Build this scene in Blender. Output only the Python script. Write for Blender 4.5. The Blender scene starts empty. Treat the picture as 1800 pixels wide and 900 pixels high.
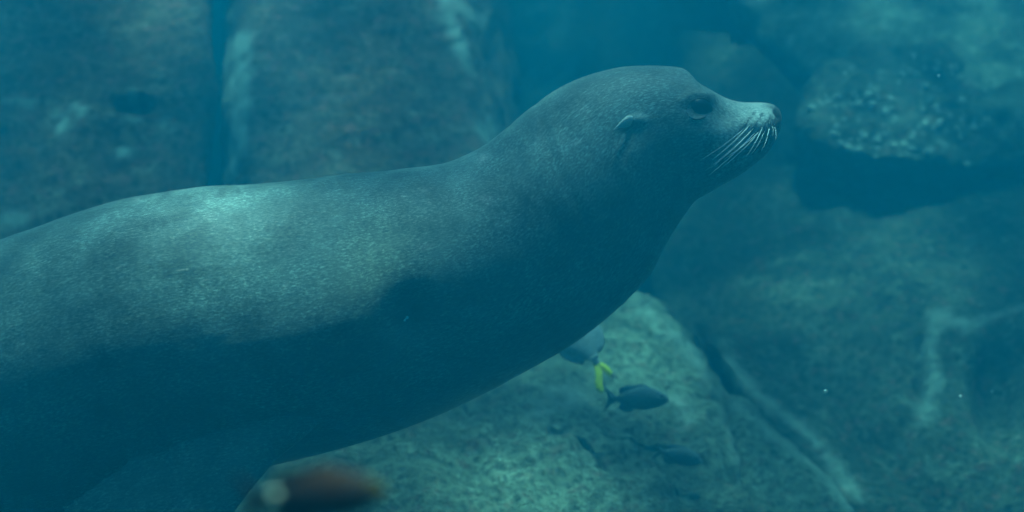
import bpy, bmesh, math, random
import numpy as np
from mathutils import Vector, Matrix, noise
from mathutils.bvhtree import BVHTree
R = math.radians
random.seed(7)
rng = np.random.default_rng(7)
scene = bpy.context.scene
C = scene.collection

# ------------------------------------------------------------------ camera
CAM_Y = -2.0                      # camera stands 2 m from the sea lion's midline (y = 0)
PX = 1.6 / 1800                   # metres per photo pixel at y = 0
cam_data = bpy.data.cameras.new('camera')
cam = bpy.data.objects.new('camera', cam_data); C.objects.link(cam)
cam.location = (0, CAM_Y, 0); cam.rotation_euler = (R(90), 0, 0)
cam_data.sensor_width = 36; cam_data.lens = 45
cam_data.clip_start = 0.02; cam_data.clip_end = 500
cam_data.dof.use_dof = True; cam_data.dof.focus_distance = 1.9; cam_data.dof.aperture_fstop = 2.5
scene.camera = cam

# ------------------------------------------------------------------ daylight
SUN_ELEV, SUN_AZ = 88.0, 150.0    # azimuth clockwise from +Y
world = bpy.data.worlds.new('World'); scene.world = world; world.use_nodes = True
wn = world.node_tree.nodes; wl = world.node_tree.links
bg = wn['Background']; bg.inputs['Strength'].default_value = 0.14
sky = wn.new('ShaderNodeTexSky'); sky.sky_type = 'NISHITA'; sky.sun_disc = False
sky.sun_elevation = R(SUN_ELEV); sky.sun_rotation = R(SUN_AZ)
wl.new(sky.outputs[0], bg.inputs['Color'])
sun_data = bpy.data.lights.new('sun', 'SUN'); sun_data.energy = 5.0; sun_data.angle = R(5.0)   # a rippled surface spreads the sun's beam
sun_data.color = (1.0, 0.96, 0.90)
sun = bpy.data.objects.new('sun', sun_data); C.objects.link(sun)
sdir = Vector((math.sin(R(SUN_AZ)) * math.cos(R(SUN_ELEV)), math.cos(R(SUN_AZ)) * math.cos(R(SUN_ELEV)), math.sin(R(SUN_ELEV))))
sun.rotation_euler = sdir.to_track_quat('Z', 'Y').to_euler(); sun.location = sdir * 20

scene.view_settings.view_transform = 'Standard'; scene.view_settings.look = 'None'
scene.view_settings.gamma = 1; scene.view_settings.exposure = 4.83
scene.render.engine = 'CYCLES'
cy = scene.cycles
cy.max_bounces = 6; cy.diffuse_bounces = 2; cy.glossy_bounces = 2; cy.transmission_bounces = 4
cy.volume_bounces = 1; cy.transparent_max_bounces = 8
cy.use_denoising = True
try: cy.denoiser = 'OPENIMAGEDENOISE'
except Exception: pass
cy.sample_clamp_indirect = 4

# ------------------------------------------------------------------ helpers
def at(px, py, y=0.0):
    """photo pixel (1800 x 900) seen at depth y -> point in the place"""
    k = PX * (y - CAM_Y) / 2.0
    return Vector(((px - 900) * k, y, (450 - py) * k))

def project(co):
    k = PX * (co[:, 1] - CAM_Y) / 2.0
    return 900 + co[:, 0] / k, 450 - co[:, 2] / k

def link(name, me, mat=None, parent=None):
    o = bpy.data.objects.new(name, me); C.objects.link(o)
    if mat is not None: me.materials.append(mat)
    if parent is not None: o.parent = parent
    return o

def mesh_obj(name, verts, faces, mat=None, parent=None, smooth=True):
    me = bpy.data.meshes.new(name); me.from_pydata([tuple(v) for v in verts], [], [tuple(f) for f in faces])
    me.update()
    if smooth: me.polygons.foreach_set('use_smooth', [True] * len(me.polygons))
    return link(name, me, mat, parent)

def tag(o, label, cat, group=None, kind=None):
    if label: o['label'] = label
    if cat: o['category'] = cat
    if group: o['group'] = group
    if kind: o['kind'] = kind
    return o

def co_of(me):
    a = np.empty(len(me.vertices) * 3, 'f'); me.vertices.foreach_get('co', a); return a.reshape(-1, 3)
def no_of(me):
    a = np.empty(len(me.vertices) * 3, 'f'); me.vertex_normals.foreach_get('vector', a); return a.reshape(-1, 3)
def set_co(me, a):
    me.vertices.foreach_set('co', np.ascontiguousarray(a, 'f').ravel()); me.update()

def vattr(me, name, data, typ='FLOAT'):
    at_ = me.attributes.new(name, typ, 'POINT')
    key = {'FLOAT': 'value', 'FLOAT_VECTOR': 'vector', 'FLOAT_COLOR': 'color'}[typ]
    at_.data.foreach_set(key, np.ascontiguousarray(data, 'f').ravel())

def catmull(P, n):
    P = np.asarray(P, float); m = len(P)
    E = np.vstack([2 * P[0] - P[1], P, 2 * P[-1] - P[-2]])
    t = np.linspace(0, m - 1, n); i = np.minimum(t.astype(int), m - 2); f = (t - i)[:, None]
    p0, p1, p2, p3 = E[i], E[i + 1], E[i + 2], E[i + 3]
    return 0.5 * (2 * p1 + (p2 - p0) * f + (2 * p0 - 5 * p1 + 4 * p2 - p3) * f ** 2 + (3 * p1 - p0 - 3 * p2 + p3) * f ** 3)

def remesh(name, verts, faces, voxel, smooth_iter=0, factor=0.5):
    me = bpy.data.meshes.new(name); me.from_pydata([tuple(v) for v in verts], [], [tuple(f) for f in faces]); me.update()
    o = bpy.data.objects.new(name, me); C.objects.link(o)
    m = o.modifiers.new('remesh', 'REMESH'); m.mode = 'VOXEL'; m.voxel_size = voxel; m.use_smooth_shade = True
    if smooth_iter:
        s = o.modifiers.new('smooth', 'SMOOTH'); s.iterations = smooth_iter; s.factor = factor
    dg = bpy.context.evaluated_depsgraph_get()
    out = bpy.data.meshes.new_from_object(o.evaluated_get(dg))
    bpy.data.objects.remove(o); bpy.data.meshes.remove(me)
    out.name = name
    out.polygons.foreach_set('use_smooth', [True] * len(out.polygons))
    return out

def loft(sections):
    """sections: (n, k, 3) closed rings -> verts, faces with capped ends"""
    S = np.asarray(sections); n, k, _ = S.shape
    V = [tuple(p) for p in S.reshape(-1, 3)]; F = []
    for i in range(n - 1):
        for j in range(k):
            a = i * k + j; b = i * k + (j + 1) % k
            F.append((a, b, b + k, a + k))
    V.append(tuple(S[0].mean(0))); c0 = len(V) - 1
    V.append(tuple(S[-1].mean(0))); c1 = len(V) - 1
    for j in range(k):
        F.append((c0, (j + 1) % k, j)); F.append((c1, (n - 1) * k + j, (n - 1) * k + (j + 1) % k))
    return V, F

# ------------------------------------------------------------------ materials
class NT:
    def __init__(self, name):
        self.m = bpy.data.materials.new(name); self.m.use_nodes = True
        self.t = self.m.node_tree; self.b = self.t.nodes['Principled BSDF']; self.out = self.t.nodes['Material Output']
    def n(self, typ, **kw):
        x = self.t.nodes.new(typ)
        for k, v in kw.items():
            if k.startswith('_'): x.inputs[k[1:].replace('_', ' ')].default_value = v
            else: setattr(x, k, v)
        return x
    def l(self, a, b): self.t.links.new(a, b)
    def noise(self, vec, scale, detail=4, rough=0.6):
        x = self.n('ShaderNodeTexNoise'); x.inputs['Scale'].default_value = scale
        x.inputs['Detail'].default_value = detail; x.inputs['Roughness'].default_value = rough
        if vec is not None: self.l(vec, x.inputs['Vector'])
        return x.outputs['Fac']
    def ramp(self, fac, stops, interp='LINEAR'):
        x = self.n('ShaderNodeValToRGB'); r = x.color_ramp; r.interpolation = interp
        while len(r.elements) < len(stops): r.elements.new(0.5)
        for e, (p, c) in zip(r.elements, stops):
            e.position = p; e.color = (*c, 1) if isinstance(c, tuple) else (c, c, c, 1)
        self.l(fac, x.inputs['Fac']); return x.outputs['Color']
    def mix(self, fac, a, b, mode='MIX'):
        x = self.n('ShaderNodeMix', data_type='RGBA', blend_type=mode)
        for v, s in ((fac, x.inputs[0]), (a, x.inputs[6]), (b, x.inputs[7])):
            if hasattr(v, 'links') or hasattr(v, 'is_linked'): self.l(v, s)
            elif isinstance(v, (int, float)): s.default_value = v
            else: s.default_value = (*v, 1)
        return x.outputs[2]
    def attr(self, name):
        return self.n('ShaderNodeAttribute', attribute_name=name)

def rock_material(name, dark, mid, pale, amount=0.52, seed=0.0, red=0.9):
    N = NT(name); co = N.n('ShaderNodeTexCoord').outputs['Object']
    mp = N.n('ShaderNodeMapping'); mp.inputs['Location'].default_value = (seed, seed * 1.7, -seed); N.l(co, mp.inputs['Vector'])
    v = mp.outputs[0]
    n1 = N.noise(v, 4.5, 8, 0.7); n2 = N.noise(v, 16, 6, 0.72); n3 = N.noise(v, 55, 4, 0.7)
    c = N.mix(N.ramp(n1, [(0.36, 0.0), (0.62, 1.0)]), dark, mid)
    c = N.mix(N.ramp(n2, [(amount, 0.0), (amount + 0.16, 0.75)]), c, pale)
    c = N.mix(N.ramp(n3, [(0.36, 0.85), (0.55, 0.0)]), c, tuple(0.45 * x for x in dark))
    n4 = N.noise(v, 30, 4, 0.7)
    c = N.mix(N.ramp(n4, [(0.54, 0.0), (0.66, red)]), c, (0.46, 0.15, 0.11))      # red turf algae
    a = N.attr('pale')
    c = N.mix(a.outputs['Fac'], c, (0.72, 0.74, 0.64))
    N.l(c, N.b.inputs['Base Color']); N.b.inputs['Roughness'].default_value = 0.9
    N.b.inputs['Specular IOR Level'].default_value = 0.1
    bp = N.n('ShaderNodeBump'); bp.inputs['Strength'].default_value = 1.0; bp.inputs['Distance'].default_value = 0.05
    N.l(n2, bp.inputs['Height']); b2 = N.n('ShaderNodeBump'); b2.inputs['Strength'].default_value = 1.0; b2.inputs['Distance'].default_value = 0.022
    N.l(n3, b2.inputs['Height']); N.l(bp.outputs[0], b2.inputs['Normal']); N.l(b2.outputs[0], N.b.inputs['Normal'])
    return N.m

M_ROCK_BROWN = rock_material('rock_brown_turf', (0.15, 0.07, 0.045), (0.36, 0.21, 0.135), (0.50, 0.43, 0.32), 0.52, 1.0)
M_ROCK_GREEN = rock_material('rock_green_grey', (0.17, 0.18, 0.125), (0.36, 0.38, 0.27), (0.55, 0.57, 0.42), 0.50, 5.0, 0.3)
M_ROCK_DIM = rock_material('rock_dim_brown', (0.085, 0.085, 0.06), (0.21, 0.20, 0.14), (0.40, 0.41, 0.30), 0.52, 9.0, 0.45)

def plain(name, col, rough=0.5, spec=0.4, var=0.25, scale=60):
    N = NT(name); co = N.n('ShaderNodeTexCoord').outputs['Object']
    f = N.noise(co, scale, 3)
    c = N.mix(f, tuple(max(0, x * (1 - var)) for x in col), tuple(x * (1 + var) for x in col))
    N.l(c, N.b.inputs['Base Color']); N.b.inputs['Roughness'].default_value = rough
    N.b.inputs['Specular IOR Level'].default_value = spec
    return N.m

def fur_material():
    N = NT('wet_sea_lion_fur'); fl = N.attr('flow').outputs['Vector']
    mp = N.n('ShaderNodeMapping'); mp.inputs['Scale'].default_value = (150, 380, 380); N.l(fl, mp.inputs['Vector'])
    g = N.noise(mp.outputs[0], 1.0, 4, 0.75)
    mp2 = N.n('ShaderNodeMapping'); mp2.inputs['Scale'].default_value = (60, 150, 150); N.l(fl, mp2.inputs['Vector'])
    g2 = N.noise(mp2.outputs[0], 1.0, 3, 0.6)
    big = N.noise(fl, 9, 5, 0.65)
    col = N.attr('tint').outputs['Color']
    patch = N.noise(fl, 17, 4, 0.65)
    grain = N.mix(N.ramp(patch, [(0.38, 0.6), (0.60, 1.0)]), (0.95, 0.95, 0.95), N.ramp(g, [(0.30, 0.22), (0.52, 0.85), (0.74, 2.7)]))
    c = N.mix(1.0, col, grain, 'MULTIPLY')
    c = N.mix(1.0, c, N.ramp(big, [(0.32, 0.42), (0.5, 0.95), (0.68, 1.6)]), 'MULTIPLY')
    c = N.mix(N.ramp(g2, [(0.66, 0.0), (0.76, 0.5)]), c, (0.42, 0.38, 0.33))
    N.l(c, N.b.inputs['Base Color'])
    N.b.inputs['Roughness'].default_value = 0.5; N.b.inputs['Specular IOR Level'].default_value = 0.25
    N.b.inputs['Sheen Weight'].default_value = 0.04; N.b.inputs['Sheen Roughness'].default_value = 0.5
    bp = N.n('ShaderNodeBump'); bp.inputs['Strength'].default_value = 0.8; bp.inputs['Distance'].default_value = 0.0010
    N.l(g, bp.inputs['Height']); N.l(bp.outputs[0], N.b.inputs['Normal'])
    return N.m
M_FUR = fur_material()
M_EYE = plain('dark_eye', (0.004, 0.004, 0.004), 0.3, 0.12, 0.1)
M_LID = plain('eyelid_skin', (0.05, 0.045, 0.04), 0.6, 0.3)
M_NOSE = plain('nose_leather', (0.012, 0.011, 0.011), 0.35, 0.5)
M_WHISKER = plain('whisker_pale', (0.78, 0.77, 0.72), 0.4, 0.5, 0.05)
M_WHISKER_DARK = plain('whisker_base_dark', (0.02, 0.02, 0.02), 0.5, 0.3, 0.05)
M_EAR = plain('ear_skin', (0.62, 0.60, 0.52), 0.5, 0.4, 0.2)
M_SHELL = plain('barnacle_shell', (0.62, 0.60, 0.52), 0.7, 0.2, 0.3, 90)
M_SPECK = plain('speck_pale', (0.9, 0.9, 0.85), 0.6, 0.2, 0.05)

# ------------------------------------------------------------------ water, seabed, haze
SURF_Z = 2.75
def water_surface_gobo():
    n = 64; L = 24.0
    V = []; F = []
    for j in range(n + 1):
        for i in range(n + 1):
            x = -L + 2 * L * i / n; y = -L + 2 * L * j / n
            V.append((x, y, SURF_Z + 0.03 * noise.noise(Vector((x * 0.8, y * 0.8, 0))) ))
    for j in range(n):
        for i in range(n):
            a = j * (n + 1) + i; F.append((a, a + 1, a + n + 2, a + n + 1))
    N = NT('water_dapple_mask'); co = N.n('ShaderNodeTexCoord').outputs['Object']
    mp = N.n('ShaderNodeMapping'); mp.inputs['Location'].default_value = WATER_OFF; N.l(co, mp.inputs['Vector'])
    n1 = N.noise(mp.outputs[0], 3.6, 2, 0.5)
    n2 = N.noise(mp.outputs[0], 10.0, 2, 0.5)
    h = N.n('ShaderNodeMath', operation='MULTIPLY_ADD'); N.l(n2, h.inputs[0]); h.inputs[1].default_value = 0.25; N.l(n1, h.inputs[2])
    col = N.ramp(h.outputs[0], [(0.54, (0.08, 0.08, 0.08)), (0.63, (0.26, 0.26, 0.26)), (0.69, (0.7, 0.7, 0.7)), (0.75, (1, 1, 1))])  # unseen gobo: transparency patterned to throw sun dapples, in place of refraction
    tr = N.n('ShaderNodeBsdfTransparent'); N.l(col, tr.inputs['Color'])
    gl = N.n('ShaderNodeBsdfGlossy'); gl.inputs['Roughness'].default_value = 0.05
    mx = N.n('ShaderNodeMixShader'); mx.inputs[0].default_value = 0.04
    N.l(tr.outputs[0], mx.inputs[1]); N.l(gl.outputs[0], mx.inputs[2]); N.l(mx.outputs[0], N.out.inputs['Surface'])
    o = mesh_obj('water_surface_gobo', V, F, N.m); tag(o, None, None, kind='structure')
WATER_OFF = (33.94, -2.75, 0.0)
water_surface_gobo()

def seabed():
    n = 120; L = 22.0; V = []; F = []
    for j in range(n + 1):
        for i in range(n + 1):
            u = -1 + 2 * i / n; w = -1 + 2 * j / n
            x = L * u * abs(u); y = 3 + L * w * abs(w)
            z = -2.0 + 0.35 * noise.fractal(Vector((x * 0.5, y * 0.5, 3)), 0.9, 2.1, 5)
            V.append((x, y, z))
    for j in range(n):
        for i in range(n):
            a = j * (n + 1) + i; F.append((a, a + 1, a + n + 2, a + n + 1))
    o = mesh_obj('seabed', V, F, M_ROCK_DIM); tag(o, None, None, kind='structure')
    vattr(o.data, 'pale', np.zeros(len(V)))
seabed()

def haze():
    bm = bmesh.new(); bmesh.ops.create_cube(bm, size=1)
    me = bpy.data.meshes.new('haze'); bm.to_mesh(me); bm.free()
    o = link('haze', me)
    o.scale = (50, 52, SURF_Z - 0.06 + 3.6); o.location = (0, 3, (SURF_Z - 0.06 - 3.6) / 2)
    m = bpy.data.materials.new('sea_water_haze'); m.use_nodes = True; t = m.node_tree
    t.nodes.remove(t.nodes['Principled BSDF'])
    v = t.nodes.new('ShaderNodeVolumePrincipled')
    v.inputs['Color'].default_value = (0.0003, 0.055, 0.094, 1)
    v.inputs['Density'].default_value = 0.85
    v.inputs['Absorption Color'].default_value = (0.006, 0.14, 0.14, 1)
    v.inputs['Anisotropy'].default_value = 0.2
    t.links.new(v.outputs[0], t.nodes['Material Output'].inputs['Volume'])
    me.materials.append(m)
    tag(o, None, None, kind='stuff')
haze()

# ------------------------------------------------------------------ rocks
def boulder(points, mat, label, amp=0.09, freq=1.6, voxel=0.026, smooth=10, seed=0.0, fine=0.028, pits=(), pale=(), lean=0.0008, dy=0.0, name='boulder', group='boulders of the sea wall'):
    bm = bmesh.new()
    for p in points: bm.verts.new(at(p[0], p[1], p[2] * 0.62 + dy + lean * (450 - p[1])))
    r = bmesh.ops.convex_hull(bm, input=bm.verts)
    bmesh.ops.delete(bm, geom=list({g for g in r['geom_interior'] + r['geom_unused'] if isinstance(g, bmesh.types.BMVert)}), context='VERTS')
    bmesh.ops.recalc_face_normals(bm, faces=bm.faces)
    V = [v.co.copy() for v in bm.verts]; bm.verts.index_update(); F = [[v.index for v in f.verts] for f in bm.faces]; bm.free()
    me = remesh(name, V, F, voxel, smooth, 0.5)
    co = co_of(me); no = no_of(me); d = np.zeros(len(co))
    off = Vector((seed, seed * 0.7, -seed))
    for i, p in enumerate(co):
        q = Vector(p)
        a = noise.fractal(q * freq + off, 0.85, 2.05, 4)
        rdg = 1 - abs(noise.noise(q * freq * 1.3 + off * 2)) * 2
        b = noise.fractal(q * 9.0 + off, 0.7, 2.1, 4)
        d[i] = 0.5 * amp * (a * 0.75 + 0.25 * rdg) + 0.6 * fine * b
    px, py = project(co)
    front = no[:, 1] < 0.35
    for (x, y, rx, ry, depth) in pits:
        g = np.exp(-(((px - x) / rx) ** 2 + ((py - y) / ry) ** 2) ** 2)
        d -= depth * g * front
    co2 = co + no * d[:, None]; set_co(me, co2)
    pv = np.zeros(len(co))
    px, py = project(co2)
    for (poly, wid, st) in pale:                      # pale crust in patches; light on rock edges painted along lines
        P = np.asarray(poly, float)
        dd = np.full(len(co), 1e9)
        segs = zip(P[:-1], P[1:]) if len(P) > 1 else [(P[0], P[0])]
        for A, B in segs:
            ab = B - A; L2 = max(ab @ ab, 1e-9)
            t = np.clip(((px - A[0]) * ab[0] + (py - A[1]) * ab[1]) / L2, 0, 1)
            dd = np.minimum(dd, np.hypot(px - A[0] - t * ab[0], py - A[1] - t * ab[1]))
        wob = np.array([noise.fractal(Vector(p) * 14 + off, 0.7, 2.1, 4) for p in co2]) if len(P) else 0
        k = np.clip(1.25 - dd / wid + 0.9 * wob, 0, 1)
        pv = np.maximum(pv, st * k * front)
    vattr(me, 'pale', pv)
    o = link(name, me, mat)
    tag(o, label, 'rock', group)
    return o

b1 = boulder([(-700, -500, 2.6), (360, -480, 2.5), (362, -100, 2.25), (364, 200, 2.2), (368, 520, 2.1), (340, 900, 2.3), (-700, 900, 2.0), (-300, 300, 1.95),
              (-700, -500, 5), (330, -480, 4.5), (330, 900, 4.5), (-700, 900, 5)], M_ROCK_BROWN,
             'brown mottled boulder with pale chips, left of the dark vertical crack', seed=2.0, amp=0.07, voxel=0.024,
             pits=[(237, 192, 38, 13, 0.05)],
             pale=[([(100, 200), (118, 205), (112, 222)], 12, 1.0), ([(136, 192), (142, 198)], 8, 1.0), ([(212, 266), (230, 267)], 7, 1.0),
                   ([(0, 180), (55, 182)], 6, 0.7), ([(233, 153), (236, 172)], 6, 0.6), ([(285, 215), (296, 232)], 8, 0.6), ([(215, 209), (248, 212)], 5, 0.7),
                   ([(10, 380), (40, 385)], 14, 0.5)])
b2 = boulder([(402, -480, 2.9), (404, -100, 2.55), (398, 200, 2.45), (392, 540, 2.3), (470, -480, 2.6), (440, 200, 2.2), (440, 620, 2.1), (760, -480, 2.75), (775, -20, 2.45),
              (835, 250, 2.25), (870, 620, 2.2), (830, -60, 3.2), (905, 180, 3.2), (930, 600, 3.2), (820, -480, 3.6),
              (420, -480, 5), (420, 620, 5), (840, -480, 5), (940, 620, 5)], M_ROCK_BROWN,
             'big brown boulder between the vertical crack and the deep blue gap', seed=11.0, amp=0.05, voxel=0.024, smooth=6,
             pale=[([(428, 70), (424, 120), (418, 200), (405, 310)], 20, 1.0), ([(425, 75), (430, 90)], 16, 1.0), ([(392, 40), (396, 300)], 20, 0.75),
                   ([(785, 0), (805, 60), (822, 120)], 14, 0.7), ([(800, 10), (840, 40)], 18, 0.5), ([(850, 230), (862, 215)], 20, 0.6)])
b3 = boulder([(1275, -30, 2.75), (1330, 66, 2.6), (1386, 62, 2.5), (1440, 150, 2.45), (1500, 210, 2.4), (1820, 330, 2.4), (2300, 300, 2.2), (2300, -500, 2.8), (1240, -480, 3.2), (1700, -30, 2.4),
              (1240, -480, 5), (2300, -500, 5), (2300, 300, 5), (1340, 200, 4.5)], M_ROCK_GREEN,
             'grey green boulder at the upper right with a pale lit ridge', dy=0.40, seed=21.0, amp=0.07,
             pale=[([(1275, 20), (1310, 45), (1335, 66), (1380, 60)], 14, 0.6), ([(1386, 62), (1415, 110), (1432, 140)], 7, 0.5), ([(1290, 10), (1330, 5)], 20, 0.5)])
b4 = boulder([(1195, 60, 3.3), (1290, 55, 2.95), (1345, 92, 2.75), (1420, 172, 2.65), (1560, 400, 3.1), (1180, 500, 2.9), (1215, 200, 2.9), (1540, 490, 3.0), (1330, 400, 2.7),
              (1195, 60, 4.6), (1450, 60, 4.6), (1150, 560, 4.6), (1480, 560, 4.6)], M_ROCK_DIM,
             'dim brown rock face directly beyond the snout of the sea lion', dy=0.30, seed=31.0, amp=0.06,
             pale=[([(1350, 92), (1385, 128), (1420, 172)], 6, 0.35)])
b5 = boulder([(1405, 195, 2.5), (1450, 140, 2.62), (1540, 82, 2.75), (1640, 80, 2.8), (1770, 150, 2.7), (1850, 270, 2.5), (1740, 305, 2.35), (1560, 285, 2.15), (1430, 262, 2.3), (1600, 190, 2.4),
              (1440, 180, 3.6), (1780, 160, 3.6), (1760, 330, 3.4), (1450, 300, 3.4)], M_ROCK_DIM,
             'overhanging outcrop dotted with pale barnacles to the right of the snout', lean=0.0, dy=0.40, seed=41.0, amp=0.11, fine=0.05, smooth=5,
             name='barnacle_outcrop')
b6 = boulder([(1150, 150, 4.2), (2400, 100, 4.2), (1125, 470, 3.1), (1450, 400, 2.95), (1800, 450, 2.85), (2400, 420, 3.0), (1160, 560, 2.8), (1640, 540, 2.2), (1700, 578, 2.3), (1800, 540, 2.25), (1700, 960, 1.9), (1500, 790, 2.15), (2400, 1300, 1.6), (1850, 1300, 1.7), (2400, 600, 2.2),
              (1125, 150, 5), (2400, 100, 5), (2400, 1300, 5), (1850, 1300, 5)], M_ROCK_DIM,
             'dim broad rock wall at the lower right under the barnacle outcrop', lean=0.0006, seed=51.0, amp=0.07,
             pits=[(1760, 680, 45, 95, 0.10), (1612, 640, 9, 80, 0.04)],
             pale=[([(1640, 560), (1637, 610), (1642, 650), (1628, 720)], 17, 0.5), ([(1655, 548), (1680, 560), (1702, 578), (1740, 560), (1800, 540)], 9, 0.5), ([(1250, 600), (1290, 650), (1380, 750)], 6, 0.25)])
b7 = boulder([(1085, 515, 2.35), (1120, 520, 2.3), (1235, 640, 2.0), (1280, 730, 1.9), (1315, 830, 1.8), (1350, 980, 1.7), (1000, 620, 2.0), (860, 680, 1.95), (700, 760, 1.8), (480, 780, 1.75), (430, 1100, 1.2), (1000, 860, 1.55), (1330, 1200, 1.4), (430, 1300, 1.1),
              (1090, 515, 4), (400, 700, 4), (300, 1300, 4), (1300, 1300, 4), (1250, 700, 4)], M_ROCK_GREEN,
             'large sunlit grey green boulder below the belly of the sea lion', lean=0.0010, seed=61.0, amp=0.11, fine=0.055, smooth=5,
             pits=[(1138, 762, 20, 22, 0.02)],
             pale=[([(1120, 530), (1190, 590), (1240, 650), (1275, 725), (1305, 820)], 11, 0.45), ([(985, 690), (1010, 700)], 22, 0.6), ([(1185, 700), (1210, 735)], 12, 0.5), ([(940, 740), (960, 720)], 14, 0.4), ([(1235, 760), (1250, 790)], 8, 0.5)])
b8 = boulder([(1270, 690, 2.00), (1320, 715, 1.85), (1400, 790, 1.75), (1470, 850, 1.70), (1520, 930, 1.65), (1540, 1100, 1.55), (1300, 820, 1.70), (1340, 960, 1.60), (1340, 1200, 1.45),
              (1290, 700, 2.65), (1520, 930, 2.65), (1540, 1200, 2.65), (1300, 1200, 2.65)], M_ROCK_GREEN,
             'narrow pale topped slab leaning beside the diagonal crevice', lean=0.0006, seed=71.0, amp=0.035, voxel=0.02, smooth=6, fine=0.02,
             pale=[([(1295, 715), (1360, 760), (1440, 830), (1500, 890)], 9, 0.5)])
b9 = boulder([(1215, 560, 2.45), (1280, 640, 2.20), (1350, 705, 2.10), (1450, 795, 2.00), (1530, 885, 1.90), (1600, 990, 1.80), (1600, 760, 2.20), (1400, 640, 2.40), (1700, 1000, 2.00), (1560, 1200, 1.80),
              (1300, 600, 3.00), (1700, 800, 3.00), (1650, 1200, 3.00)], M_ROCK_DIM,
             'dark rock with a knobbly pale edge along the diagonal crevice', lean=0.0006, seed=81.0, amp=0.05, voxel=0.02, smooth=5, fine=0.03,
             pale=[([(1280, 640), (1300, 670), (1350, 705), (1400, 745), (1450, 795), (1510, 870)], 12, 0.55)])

b10 = boulder([(700, -500, 5.6), (1000, -500, 5.4), (1400, -500, 5.6), (1400, 700, 5.2), (700, 700, 5.2), (1050, 100, 5.0), (700, -500, 8), (1400, -500, 8), (1400, 700, 8), (700, 700, 8)], M_ROCK_DIM,
              'faint far boulder added to darken the deep blue gap above the neck', lean=0.0, seed=91.0, voxel=0.06)  # added rock: cuts off the bright water behind, dimming the gap

# barnacles on the outcrop
def barnacle_mesh(seed):
    r = random.Random(seed); k = 8; V = []; F = []
    rings = [(1.0, 0.0), (0.82, 0.42), (0.45, 0.75), (0.30, 0.62), (0.12, 0.25)]
    for (rad, h) in rings:
        for j in range(k):
            a = 2 * math.pi * j / k; q = rad * (1 + 0.18 * (r.random() - 0.5))
            V.append((q * math.cos(a), q * math.sin(a) * 0.85, h))
    for i in range(len(rings) - 1):
        for j in range(k):
            F.append((i * k + j, i * k + (j + 1) % k, (i + 1) * k + (j + 1) % k, (i + 1) * k + j))
    me = bpy.data.meshes.new('barnacle'); me.from_pydata(V, [], F); me.update(); me.materials.append(M_SHELL)
    return me
bar_meshes = [barnacle_mesh(i) for i in range(5)]
def ray_hit(objs, px, py):
    o0 = Vector((0, CAM_Y, 0)); d = (at(px, py, 1.0) - o0).normalized(); best = None
    for bvh in objs:
        h = bvh.ray_cast(o0, d)
        if h[0] is not None and (best is None or h[3] < best[3]): best = h
    return best
def bvh_of(o):
    me = o.data; return BVHTree.FromPolygons([v.co for v in me.vertices], [p.vertices for p in me.polygons])
bv5 = bvh_of(b5); bv3 = bvh_of(b3)
spots = [(1426, 190), (1446, 184), (1470, 170), (1527, 166), (1541, 157), (1532, 182), (1512, 182), (1556, 196), (1627, 218), (1650, 218), (1542, 246), (1490, 260), (1511, 263), (1500, 264), (1605, 98), (1585, 130), (1612, 130), (1693, 175), (1660, 256), (1592, 256), (1630, 266), (1700, 290), (1520, 240), (1471, 222)]
while len(spots) < 120:
    a = random.random() * 6.283; q = math.sqrt(random.random())
    spots.append((1590 + 155 * q * math.cos(a), 195 + 95 * q * math.sin(a)))
for i, (px, py) in enumerate(spots):
    h = ray_hit([bv5], px, py); h3 = ray_hit([bv3], px, py); host = b5
    if h is None or (h3 is not None and h3[3] < h[3]): h, host = h3, b3
    if h is None: continue
    o = bpy.data.objects.new('barnacle', bar_meshes[i % 5]); C.objects.link(o); o.parent = host
    s = (0.013 if i < 24 else random.uniform(0.006, 0.011))
    q = h[1].to_track_quat('Z', 'Y').to_matrix().to_4x4() @ Matrix.Rotation(random.random() * 6.28, 4, 'Z')
    o.matrix_world = Matrix.Translation(h[0] - h[1] * 0.002) @ q @ Matrix.Scale(s, 4)

# ------------------------------------------------------------------ sea lion
ST = [  # top x,y  bottom x,y  half width (m)
    (-640, 705, -628, 760, .035), (-560, 672, -530, 805, .075), (-430, 610, -400, 860, .115), (-250, 530, -200, 920, .160), (-80, 456, -10, 940, .190),
    (60, 402, 150, 912, .208), (200, 355, 300, 866, .216), (340, 331, 420, 832, .216), (470, 321, 560, 797, .212), (600, 307, 700, 756, .205),
    (700, 297, 820, 707, .192), (780, 287, 930, 651, .176), (842, 260, 1020, 597, .160), (892, 224, 1090, 540, .146), (935, 188, 1140, 486, .134),
    (978, 158, 1172, 426, .123), (1025, 136, 1199, 382, .113), (1080, 121, 1221, 353, .105), (1130, 116.5, 1242, 340, .099), (1170, 117, 1260, 329, .093),
    (1199, 122, 1276, 320, .087), (1217, 141, 1290, 312, .081), (1240, 156, 1303, 304, .076), (1268, 171, 1316, 295, .069), (1295, 178.5, 1328, 286, .062),
    (1320, 179, 1339, 277, .056), (1343, 180, 1350, 266, .051), (1358, 184, 1358, 253, .042), (1367, 191, 1366, 239, .030), (1372, 202, 1371, 222, .013)]
NS, NK = 420, 72
Q = catmull(ST, NS)
secs = []; spine = []
for q in Q:
    T = np.array([(q[0] - 900) * PX, 0, (450 - q[1]) * PX]); B = np.array([(q[2] - 900) * PX, 0, (450 - q[3]) * PX])
    c = (T + B) / 2; h = (T - B) / 2; a = np.linspace(0, 2 * np.pi, NK, endpoint=False)
    ca, sa = np.cos(a), np.sin(a)
    w = max(q[4], 0.006) * (1 + 0.04 * ca)            # a little fuller above the middle
    secs.append(c + h * ca[:, None] + np.array([0, -1, 0]) * (w * sa)[:, None]); spine.append(c)
spine = np.array(spine)
V, F = loft(secs)

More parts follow.
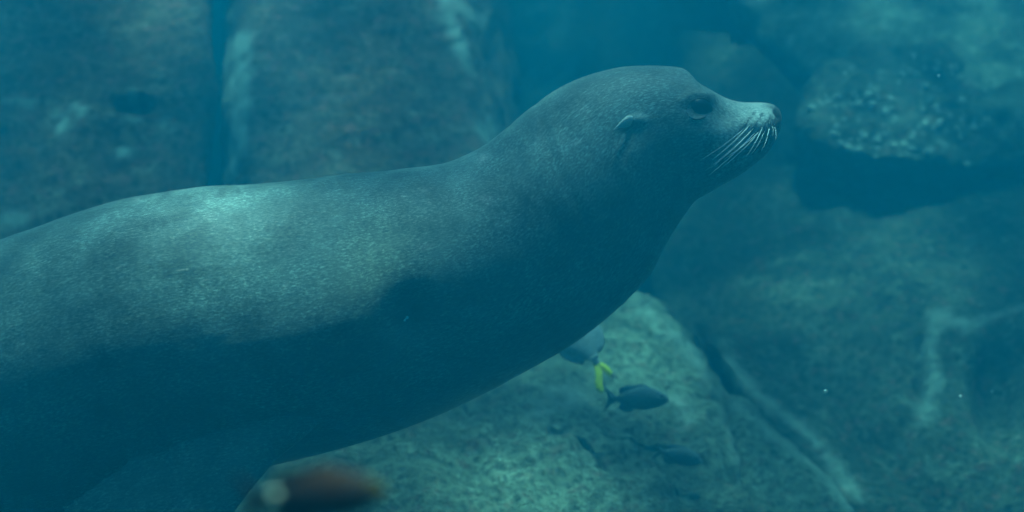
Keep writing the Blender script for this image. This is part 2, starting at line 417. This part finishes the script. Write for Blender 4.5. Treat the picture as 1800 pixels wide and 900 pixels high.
def flipper(lead, trail, ys, th, n=26, k=24):
    """flat tapering flipper between a leading and a trailing edge (photo pixels at depth y)"""
    D = catmull([(*l, *t, y, q) for l, t, y, q in zip(lead, trail, ys, th)], n); S = []
    for d in D:
        a = np.linspace(0, 2 * np.pi, k, endpoint=False)
        y = d[4]
        A = np.array(at(d[0], d[1], y)); B = np.array(at(d[2], d[3], y))
        m = (A + B) / 2; hv = (A - B) / 2
        prof = np.sin(a) * (0.55 + 0.45 * np.cos(a))     # thick in front, thin behind
        S.append(m + hv * np.cos(a)[:, None] + np.array([0, -1, 0.25]) * (d[5] * prof)[:, None])
    return loft(S)
def add(V, F, v2, f2):
    k = len(V); return V + list(v2), F + [tuple(i + k for i in f) for f in f2]
near_f = flipper([(600, 640), (560, 740), (482, 815), (415, 898), (330, 1010), (190, 1110), (50, 1165)],
                 [(330, 640), (300, 740), (212, 818), (110, 888), (20, 985), (-20, 1080), (0, 1150)],
                 [-.10, -.135, -.165, -.185, -.20, -.215, -.23], [.05, .045, .032, .024, .017, .011, .004])
far_f = flipper([(560, 640), (500, 740), (412, 830), (340, 910), (250, 1010), (130, 1110), (0, 1165)],
                [(310, 640), (260, 740), (172, 830), (70, 900), (-20, 990), (-60, 1080), (-50, 1150)],
                [.10, .135, .165, .20, .24, .28, .32], [.05, .045, .032, .024, .017, .011, .004])
for v2, f2 in (near_f, far_f): V, F = add(V, F, v2, f2)
for s in (-1, 1):
    hf = flipper([(-540, 720), (-660, 720), (-760, 730), (-880, 770), (-960, 800)], [(-540, 780), (-660, 780), (-760, 810), (-870, 880), (-950, 850)],
                 [s * .03, s * .045, s * .07, s * .10, s * .12], [.035, .03, .02, .012, .004])
    V, F = add(V, F, *hf)
me = remesh('body', V, F, 0.0032, 6, 0.5)
co = co_of(me).astype(float); no = no_of(me).astype(float)

def feat(co):                       # photo coordinates of the flank point, the far side mirrored
    m = co.copy(); m[:, 1] = -np.abs(m[:, 1]); return project(m)
px, py = feat(co)
side = np.clip((np.abs(no[:, 1]) - 0.15) / 0.4, 0, 1)
def g(x, y, rx, ry=None, rot=0, p=1):
    ry = ry or rx; c, s = math.cos(R(rot)), math.sin(R(rot))
    u = ((px - x) * c + (py - y) * s) / rx; v = (-(px - x) * s + (py - y) * c) / ry
    return np.exp(-(u * u + v * v) ** p)
def seg(poly, wid):
    P = np.asarray(poly, float); dd = np.full(len(px), 1e9)
    for A, B in zip(P[:-1], P[1:]):
        ab = B - A; t = np.clip(((px - A[0]) * ab[0] + (py - A[1]) * ab[1]) / (ab @ ab), 0, 1)
        dd = np.minimum(dd, np.hypot(px - A[0] - t * ab[0], py - A[1] - t * ab[1]))
    return np.exp(-(dd / wid) ** 2)
d = np.zeros(len(co))
d -= 0.0026 * g(1228, 190, 24, 18, -12, 2) * side            # eye socket
d += 0.0075 * g(1247, 173, 13, 10, 30) * side                # brow knob in front of the eye
d += 0.0022 * seg([(1200, 178), (1214, 167), (1236, 164)], 9) * side   # upper brow
d += 0.0014 * seg([(1203, 200), (1217, 212), (1240, 206)], 6) * side   # lower lid
d -= 0.0050 * g(1272, 205, 22, 18) * side                    # hollow before the muzzle
d += 0.0085 * g(1332, 222, 30, 22, -10) * side               # whisker pad
d -= 0.0060 * seg([(1353, 246), (1338, 253), (1316, 260), (1290, 271), (1262, 285)], 4.0) * side   # mouth line
d += 0.0045 * seg([(1340, 245), (1314, 251), (1290, 261)], 6) * side   # upper lip
d += 0.0030 * seg([(1335, 264), (1310, 272), (1288, 282)], 6) * side   # lower lip
d -= 0.0045 * seg([(1362, 197), (1367, 206)], 3.5) * side    # nostril
d += 0.0060 * g(1240, 245, 45, 38) * side                    # cheek
d -= 0.0070 * g(1096, 236, 16, 24, 15) * side                # hollow below the ear
d += 0.0050 * g(1120, 212, 18, 10) * side
d += 0.0200 * g(560, 600, 130, 90, -35) * side               # shoulder muscle
d -= 0.0180 * g(725, 565, 42, 50, -20, 1) * side             # armpit fold ahead of the shoulder
d += 0.0070 * g(1000, 300, 120, 80, -40) * side              # neck bulk
for k, (cx, dep) in enumerate([(898, .0007), (957, .0011), (992, .0005), (1052, .0009)]):      # soft skin folds round the neck
    d -= dep * seg([(cx - 18, 150 + 12 * k), (cx + 20, 300), (cx + 92, 420), (cx + 150, 520)], 9)
fl = np.zeros_like(co)
# spine-following coordinates for the hair
sp_s = np.concatenate([[0], np.cumsum(np.linalg.norm(np.diff(spine, axis=0), axis=1))])
tan = np.gradient(spine, axis=0); tan /= np.linalg.norm(tan, axis=1)[:, None]
idx = np.empty(len(co), int)
for a in range(0, len(co), 20000):
    blk = co[a:a + 20000][:, None, [0, 2]] - spine[None, ::2][:, :, [0, 2]]
    idx[a:a + 20000] = np.argmin((blk ** 2).sum(2), 1) * 2
rel = co - spine[idx]
fl[:, 0] = sp_s[idx] + (rel * tan[idx]).sum(1)
fl[:, 1] = rel[:, 2] * tan[idx][:, 0] - rel[:, 0] * tan[idx][:, 2]
fl[:, 2] = co[:, 1]
for i in range(len(co)):
    d[i] += 0.0022 * noise.fractal(Vector((fl[i, 0] * 5, fl[i, 1] * 8, fl[i, 2] * 8)), 0.9, 2.1, 3)
co2 = co + no * d[:, None]; set_co(me, co2)
vattr(me, 'flow', fl, 'FLOAT_VECTOR')
base = np.array([0.118, 0.150, 0.132]); tint = np.tile(base, (len(co), 1))
def blend(mask, colr):
    global tint
    m = np.clip(mask, 0, 1)[:, None]; tint = tint * (1 - m) + np.array(colr) * m
blend(0.5 * g(300, 388, 170, 60, -8), (0.23, 0.255, 0.225))                       # sun dapple on the back, painted into the coat colour
blend(0.7 * g(660, 480, 75, 115, 10), (0.19, 0.195, 0.13))
blend(0.6 * g(722, 552, 34, 46, 10), (0.03, 0.032, 0.03))  # dark mark, with the armpit fold's shade painted into the coat
snout = np.clip((px - 1190) / 110, 0, 1) * np.clip((330 - py) / 60, 0, 1)
blend(0.8 * snout, (0.21, 0.235, 0.21))
blend(0.7 * g(1338, 218, 34, 24, -10), (0.30, 0.35, 0.325))                     # pale whisker pad
blend(0.85 * g(1229, 189, 24, 17, -12, 2), (0.03, 0.03, 0.028))
blend(0.5 * seg([(1206, 203), (1217, 212), (1238, 206)], 4), (0.20, 0.20, 0.18))                # dark rim round the eye
blend(0.8 * seg([(1336, 254), (1316, 259), (1292, 269)], 4), (0.42, 0.37, 0.32))  # pale lip
blend(np.clip((px - 1358) / 6, 0, 1) * np.clip((226 - py) / 12, 0, 1), (0.012, 0.011, 0.011))   # nose leather
blend(0.85 * seg([(1335, 184), (1356, 187), (1368, 198)], 4.5) * np.clip((px - 1335) / 20, 0, 1), (0.02, 0.02, 0.02))
blend(0.9 * seg([(1350, 249), (1336, 258), (1316, 264), (1290, 275), (1264, 288)], 3.0), (0.03, 0.028, 0.025))
rr = random.Random(3)
for k in range(46):                                 # old nicks and bites in the coat
    x, y = rr.uniform(20, 1180), rr.uniform(150, 760)
    r_ = rr.uniform(3, 8)
    blend(rr.uniform(0.35, 0.8) * g(x, y, r_ * rr.uniform(1, 2.5), r_, rr.uniform(-60, 20)), (0.30, 0.28, 0.25) if k % 3 else (0.03, 0.028, 0.025))
follicles = []
for i, (x, y) in enumerate([(1324, 200), (1338, 203), (1352, 206), (1340, 205), (1316, 209), (1330, 213), (1344, 214), (1356, 212), (1362, 210), (1308, 218), (1322, 222), (1338, 222),
                            (1350, 221), (1358, 219), (1364, 216), (1303, 228), (1316, 232), (1330, 232), (1344, 230), (1354, 227), (1362, 224), (1322, 240), (1335, 238)]):
    follicles.append((x + rr.uniform(-2, 2), y + rr.uniform(-2, 2)))
for (x, y) in follicles: blend(0.95 * g(x, y, 4.0, 2.4, -50), (0.02, 0.018, 0.017))
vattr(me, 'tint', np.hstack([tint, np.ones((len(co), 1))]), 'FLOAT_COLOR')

lion = bpy.data.objects.new('sea_lion', None); C.objects.link(lion)
tag(lion, 'dark brown sea lion gliding past in profile with pale whiskers', 'sea lion')
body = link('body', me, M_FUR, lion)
bvb = BVHTree.FromPolygons([v.co for v in me.vertices], [p.vertices for p in me.polygons])

def sphere(name, loc, r, mat, parent, sc=(1, 1, 1), seg_=28):
    bm = bmesh.new(); bmesh.ops.create_uvsphere(bm, u_segments=seg_, v_segments=seg_ // 2, radius=1)
    me = bpy.data.meshes.new(name); bm.to_mesh(me); bm.free()
    me.polygons.foreach_set('use_smooth', [True] * len(me.polygons))
    o = link(name, me, mat, parent); o.location = loc; o.scale = (r * sc[0], r * sc[1], r * sc[2]); return o
def tube(name, pts, rads, mat, parent, k=8):
    P = np.asarray([tuple(p) for p in pts]); S = []
    T = np.gradient(P, axis=0)
    for p, t, r in zip(P, T, rads):
        t = Vector(t).normalized(); u = t.orthogonal().normalized(); v = t.cross(u)
        r = float(r); S.append([tuple(Vector(p) + r * (math.cos(a) * u + math.sin(a) * v)) for a in np.linspace(0, 2 * np.pi, k, endpoint=False)])
    v_, f_ = loft(S); return mesh_obj(name, v_, f_, mat, parent)

for s in (1, -1):
    h = ray_hit([bvb], 1228, 190); p = h[0].copy(); p.y += 0.0140
    if s < 0: p.y = -p.y
    sphere('eye', p, 0.0185, M_EYE, lion, (1.3, 1, 1.05))
    # eyelids follow the ball
    for pts in ([(1206, 192), (1212, 180), (1226, 173), (1240, 174), (1251, 183)], [(1206, 196), (1213, 206), (1226, 210), (1240, 204), (1251, 190)]):
        pp = []
        for q in catmull(pts, 14):
            hh = ray_hit([bvb], *q); w = hh[0].copy(); w.y -= 0.0005
            w.y *= s; pp.append(w)
        tube('eyelid', pp, [0.0005 + 0.0009 * math.sin(math.pi * i / 13) for i in range(14)], M_LID, lion)
    # ear: a small rolled leaf pointing back
    h = ray_hit([bvb], 1112, 213); root = h[0].copy(); root.y = root.y + 0.004
    tip = at(1079, 228, root.y - 0.024)
    S = []
    for i in range(14):
        t = i / 13; c = root.lerp(tip, t); c.z += 0.004 * math.sin(math.pi * t)
        r = 0.0085 * (1 - t) ** 0.7 * (0.75 + 0.6 * math.sin(math.pi * min(1, t * 1.2))) + 0.0006
        ring = []
        for a in np.linspace(0, 2 * np.pi, 14, endpoint=False).tolist():
            v = c + Vector((0.25 * r * math.cos(a), 0.55 * r * math.sin(a), r * math.cos(a)))
            if s < 0: v = Vector((v.x, -v.y, v.z))
            ring.append(tuple(v))
        S.append(ring)
    v_, f_ = loft(S); mesh_obj('ear', v_, f_, M_EAR, lion)

# whiskers: dark stubs close to the skin, long pale ones sweeping back and down
def whisker(x0, y0, x1, y1, r, out, sag, mat, s=1):
    h = ray_hit([bvb], x0, y0)
    if h is None: return
    a = h[0].copy(); b = at(x1, y1, a.y - out)
    m = (a + b) / 2 + Vector((0, -out * 0.45, -sag))
    pts = [a * ((1 - t) ** 2) + m * (2 * t * (1 - t)) + b * (t * t) for t in [i / 11 for i in range(12)]]
    if s < 0: pts = [Vector((p.x, -p.y, p.z)) for p in pts]
    tube('whisker', pts, [r * (1 - 0.75 * t) for t in np.linspace(0, 1, 12)], mat, lion, 6)
long_w = [(1318, 220, 1252, 281, .0011), (1324, 226, 1250, 295, .0010), (1326, 234, 1246, 308, .0010), (1334, 232, 1272, 280, .0010), (1340, 224, 1311, 276, .0010),
          (1352, 226, 1338, 266, .0009), (1308, 226, 1231, 282, .0006), (1330, 238, 1262, 300, .0007), (1362, 224, 1363, 246, .0006), (1358, 222, 1357, 240, .0005),
          (1344, 230, 1320, 272, .0006), (1316, 234, 1240, 300, .0006)]
for (x0, y0, x1, y1, r) in long_w:
    for s in (1, -1): whisker(x0, y0, x1, y1, r * 0.72, 0.030, 0.004, M_WHISKER, s)
for (x, y) in follicles:
    L = rr.uniform(14, 26); a = R(rr.uniform(115, 140)) if x < 1345 else R(rr.uniform(92, 112))
    for s in (1, -1): whisker(x, y, x + L * math.cos(a), y + L * math.sin(a), .0008, 0.006, 0.001, M_WHISKER_DARK, s)
h = ray_hit([bvb], 712, 560)
for (dx, dy, r) in ((3, -2, .0024), (-1, 3, .0017), (1, 0, .0014)):
    hh = ray_hit([bvb], 712 + dx, 560 + dy); sphere('scar', hh[0], r, M_SPECK, lion, (1.2, 0.5, 1), 12)

# ------------------------------------------------------------------ fish
def fish_material(name, stops, rough=0.5, spec=0.3):
    """colour runs along the fish (x = -0.5 tail .. 0.5 snout) and up it"""
    N = NT(name); co = N.n('ShaderNodeTexCoord').outputs['Object']
    sx = N.n('ShaderNodeSeparateXYZ'); N.l(co, sx.inputs[0])
    f = N.n('ShaderNodeMath', operation='ADD'); N.l(sx.outputs[0], f.inputs[0]); f.inputs[1].default_value = 0.5
    c = N.ramp(f.outputs[0], stops)
    mp = N.n('ShaderNodeMapping'); mp.inputs['Scale'].default_value = (1, 1, 1); N.l(co, mp.inputs['Vector'])
    vo = N.n('ShaderNodeTexVoronoi'); vo.inputs['Scale'].default_value = 34; N.l(mp.outputs[0], vo.inputs['Vector'])
    c = N.mix(1.0, c, N.ramp(vo.outputs['Distance'], [(0.0, 1.15), (0.6, 0.75)]), 'MULTIPLY')
    N.l(c, N.b.inputs['Base Color']); N.b.inputs['Roughness'].default_value = rough; N.b.inputs['Specular IOR Level'].default_value = spec
    return N.m
M_DAMSEL = fish_material('damselfish_dark', [(0.0, (0.22, 0.25, 0.26)), (1.0, (0.32, 0.35, 0.36))])
M_NEAR = fish_material('damselfish_brown', [(0.0, (0.01, 0.012, 0.018)), (0.35, (0.016, 0.010, 0.009)), (0.62, (0.040, 0.016, 0.008)), (0.80, (0.038, 0.022, 0.018)), (0.97, (0.06, 0.044, 0.008))], 0.85, 0.04)
M_SURGEON = fish_material('surgeonfish_grey', [(0.0, (0.46, 0.50, 0.50)), (1.0, (0.50, 0.54, 0.54))])
M_YELLOW = plain('yellow_tail', (0.95, 0.85, 0.03), 0.5, 0.3, 0.15)
M_SPOT = plain('pale_fish_spot', (0.6, 0.58, 0.42), 0.5, 0.3, 0.05)
M_BAR = plain('pale_tail_bar', (0.75, 0.78, 0.76), 0.5, 0.3, 0.05)

def fin(name, outline, th, mat, parent):
    """thin rayed fin: an outline in the fish's own x,z plane, thick at the middle and thin at the rim"""
    P = catmull(outline + [outline[0]], len(outline) * 5)[:-1]; n = len(P); c = P.mean(0)
    V = []; F = []
    for (sc, y) in ((1.0, 0.0),):
        for p in P: V.append((p[0], 0.0, p[1]))
    for s in (-1, 1):
        for i, p in enumerate(P):
            q = c + (p - c) * 0.8; V.append((q[0], s * th * (1 + 0.25 * (i % 2)), q[1]))
    V.append((c[0], -th * 1.6, c[1])); V.append((c[0], th * 1.6, c[1]))
    for i in range(n):
        j = (i + 1) % n
        F += [(i, j, n + j, n + i), (j, i, 2 * n + i, 2 * n + j), (n + i, n + j, 3 * n), (2 * n + j, 2 * n + i, 3 * n + 1)]
    return mesh_obj(name, V, F, mat, parent)

def make_fish(name, top, bot, width, mats, tail, dorsal, anal, spot=None, eye=(0.36, 0.05)):
    """unit-length fish facing +x; outlines are (x, z) lists"""
    root = bpy.data.objects.new(name, None); C.objects.link(root)
    n = 40; D = catmull([(x, zt, zb, w) for (x, zt), (_, zb), w in zip(top, bot, width)], n); S = []
    for x, zt, zb, w in D:
        a = np.linspace(0, 2 * np.pi, 24, endpoint=False)
        S.append(np.stack([np.full(24, x), w * np.sin(a), (zt + zb) / 2 + (zt - zb) / 2 * np.cos(a)], 1))
    v_, f_ = loft(S); mesh_obj('body', v_, f_, mats['body'], root)
    fin('tail_fin', tail, 0.008, mats['tail'], root)
    if dorsal: fin('dorsal_fin', dorsal, 0.006, mats['fin'], root)
    if anal: fin('anal_fin', anal, 0.006, mats['fin'], root)
    for s in (-1, 1):
        sphere('eye', (eye[0], s * 0.058, eye[1]), 0.022, M_EYE, root, (1, 0.6, 1), 12)
        f = fin('pectoral_fin', [(0.20, -0.02), (0.10, 0.03), (0.04, -0.01), (0.05, -0.07), (0.14, -0.06)], 0.004, mats['fin'], root)
        f.location = (0, s * 0.085, 0); f.rotation_euler = (0, 0, -s * 0.3)
        if spot: sphere('pale_spot', (spot[0], s * spot[2], spot[1]), spot[3], M_SPOT, root, (1, 0.35, 1), 12)
    return root
def copy_tree(o, parent=None):
    c = o.copy(); C.objects.link(c); c.parent = parent
    for ch in list(o.children): copy_tree(ch, c)
    return c
def place(root, px, py, y, length_px, tilt, yaw=0, roll=0):
    L = length_px * PX * (y - CAM_Y) / 2
    root.location = at(px, py, y); root.scale = (L, L, L)
    root.rotation_euler = (Matrix.Rotation(R(tilt), 3, 'Y') @ Matrix.Rotation(R(yaw), 3, 'Z') @ Matrix.Rotation(R(roll), 3, 'X')).to_euler()

xs = [-0.34, -0.27, -0.15, 0.0, 0.15, 0.30, 0.41, 0.475, 0.5]
top = list(zip(xs, [0.045, 0.055, 0.115, 0.165, 0.175, 0.14, 0.085, 0.03, 0.0]))
bot = list(zip(xs, [-0.045, -0.055, -0.11, -0.155, -0.165, -0.13, -0.085, -0.045, -0.02]))
wid = [0.018, 0.026, 0.05, 0.072, 0.082, 0.08, 0.06, 0.032, 0.008]
TAIL = [(-0.31, 0.04), (-0.38, 0.085), (-0.47, 0.17), (-0.505, 0.185), (-0.455, 0.09), (-0.415, 0.0), (-0.455, -0.09), (-0.505, -0.18), (-0.47, -0.165), (-0.38, -0.085), (-0.31, -0.04)]
DORS = [(0.24, 0.13), (0.12, 0.205), (-0.05, 0.20), (-0.18, 0.19), (-0.27, 0.15), (-0.25, 0.06), (-0.10, 0.09), (0.10, 0.12)]
ANAL = [(0.0, -0.12), (-0.08, -0.19), (-0.20, -0.185), (-0.27, -0.13), (-0.24, -0.06), (-0.12, -0.09)]
dm = {'body': M_DAMSEL, 'tail': M_DAMSEL, 'fin': M_DAMSEL}
f1 = make_fish('damselfish', top, bot, wid, dm, TAIL, DORS, ANAL, spot=(-0.235, 0.045, 0.028, 0.017))
tag(f1, 'dark fish with one white dot swimming level below the yellow tail', 'fish', 'dark fish over the sunlit boulder')
f2 = copy_tree(f1)
tag(f2, 'dark fish with one white dot, head dipped, lower of the pair', 'fish', 'dark fish over the sunlit boulder')
place(f1, 1119, 701, 0.72, 122, 2, 14)
place(f2, 1192, 801, 0.58, 92, 15, 12)
f3 = make_fish('damselfish', top, bot, wid, {'body': M_NEAR, 'tail': M_NEAR, 'fin': M_NEAR}, TAIL, DORS, ANAL, spot=(-0.25, 0.045, 0.03, 0.035))
tag(f3, 'blurred brown fish with yellowish snout close by at the bottom edge', 'fish')
place(f3, 552, 874, -1.38, 262, -4, 8)

# grey surgeonfish with a yellow tail, half hidden by the belly
xs2 = [-0.34, -0.28, -0.18, -0.04, 0.12, 0.28, 0.40, 0.47, 0.5]
top2 = list(zip(xs2, [0.035, 0.042, 0.12, 0.20, 0.22, 0.19, 0.12, 0.05, 0.0]))
bot2 = list(zip(xs2, [-0.035, -0.042, -0.12, -0.20, -0.22, -0.18, -0.12, -0.07, -0.04]))
TAIL2 = [(-0.30, 0.03), (-0.40, 0.085), (-0.52, 0.165), (-0.605, 0.165), (-0.62, 0.13), (-0.54, 0.085), (-0.43, 0.01), (-0.32, -0.02)]
LOBE2 = [(-0.32, 0.01), (-0.42, 0.0), (-0.52, -0.02), (-0.53, -0.06), (-0.46, -0.075), (-0.36, -0.045)]
f4 = make_fish('surgeonfish', top2, bot2, wid, {'body': M_SURGEON, 'tail': M_YELLOW, 'fin': M_SURGEON}, TAIL2,
               [(0.25, 0.18), (0.1, 0.26), (-0.1, 0.245), (-0.24, 0.14), (-0.2, 0.08), (0, 0.17)], [(0.1, -0.19), (-0.02, -0.26), (-0.16, -0.22), (-0.25, -0.12), (-0.2, -0.08), (0, -0.17)])
fin('tail_bar', [(-0.27, 0.05), (-0.25, 0.05), (-0.25, -0.05), (-0.27, -0.05)], 0.03, M_BAR, f4)
fin('tail_fin', LOBE2, 0.006, M_YELLOW, f4)
tag(f4, 'grey fish with a bright yellow forked tail, half hidden behind the belly', 'fish')
place(f4, 1018, 596, 0.65, 165, -127, 20)

# drifting specks in the water
for i, (px_, py_, y_, r_) in enumerate([(1451, 688, 0.25, .0030), (1688, 696, 0.3, .0022), (1650, 133, 0.2, .0018), (1744, 688, 0.5, .0015)]):
    o = sphere('drifting_speck', at(px_, py_, y_), r_, M_SPECK, None, (1.2, 0.8, 1), 12)
    tag(o, ['brightest white speck drifting before the dim lower rock wall', 'small white speck drifting between crevice and right edge', 'white speck drifting in front of the upper right boulder', 'faintest speck near the right edge, beside another speck'][i], 'speck', 'white specks drifting in the water')
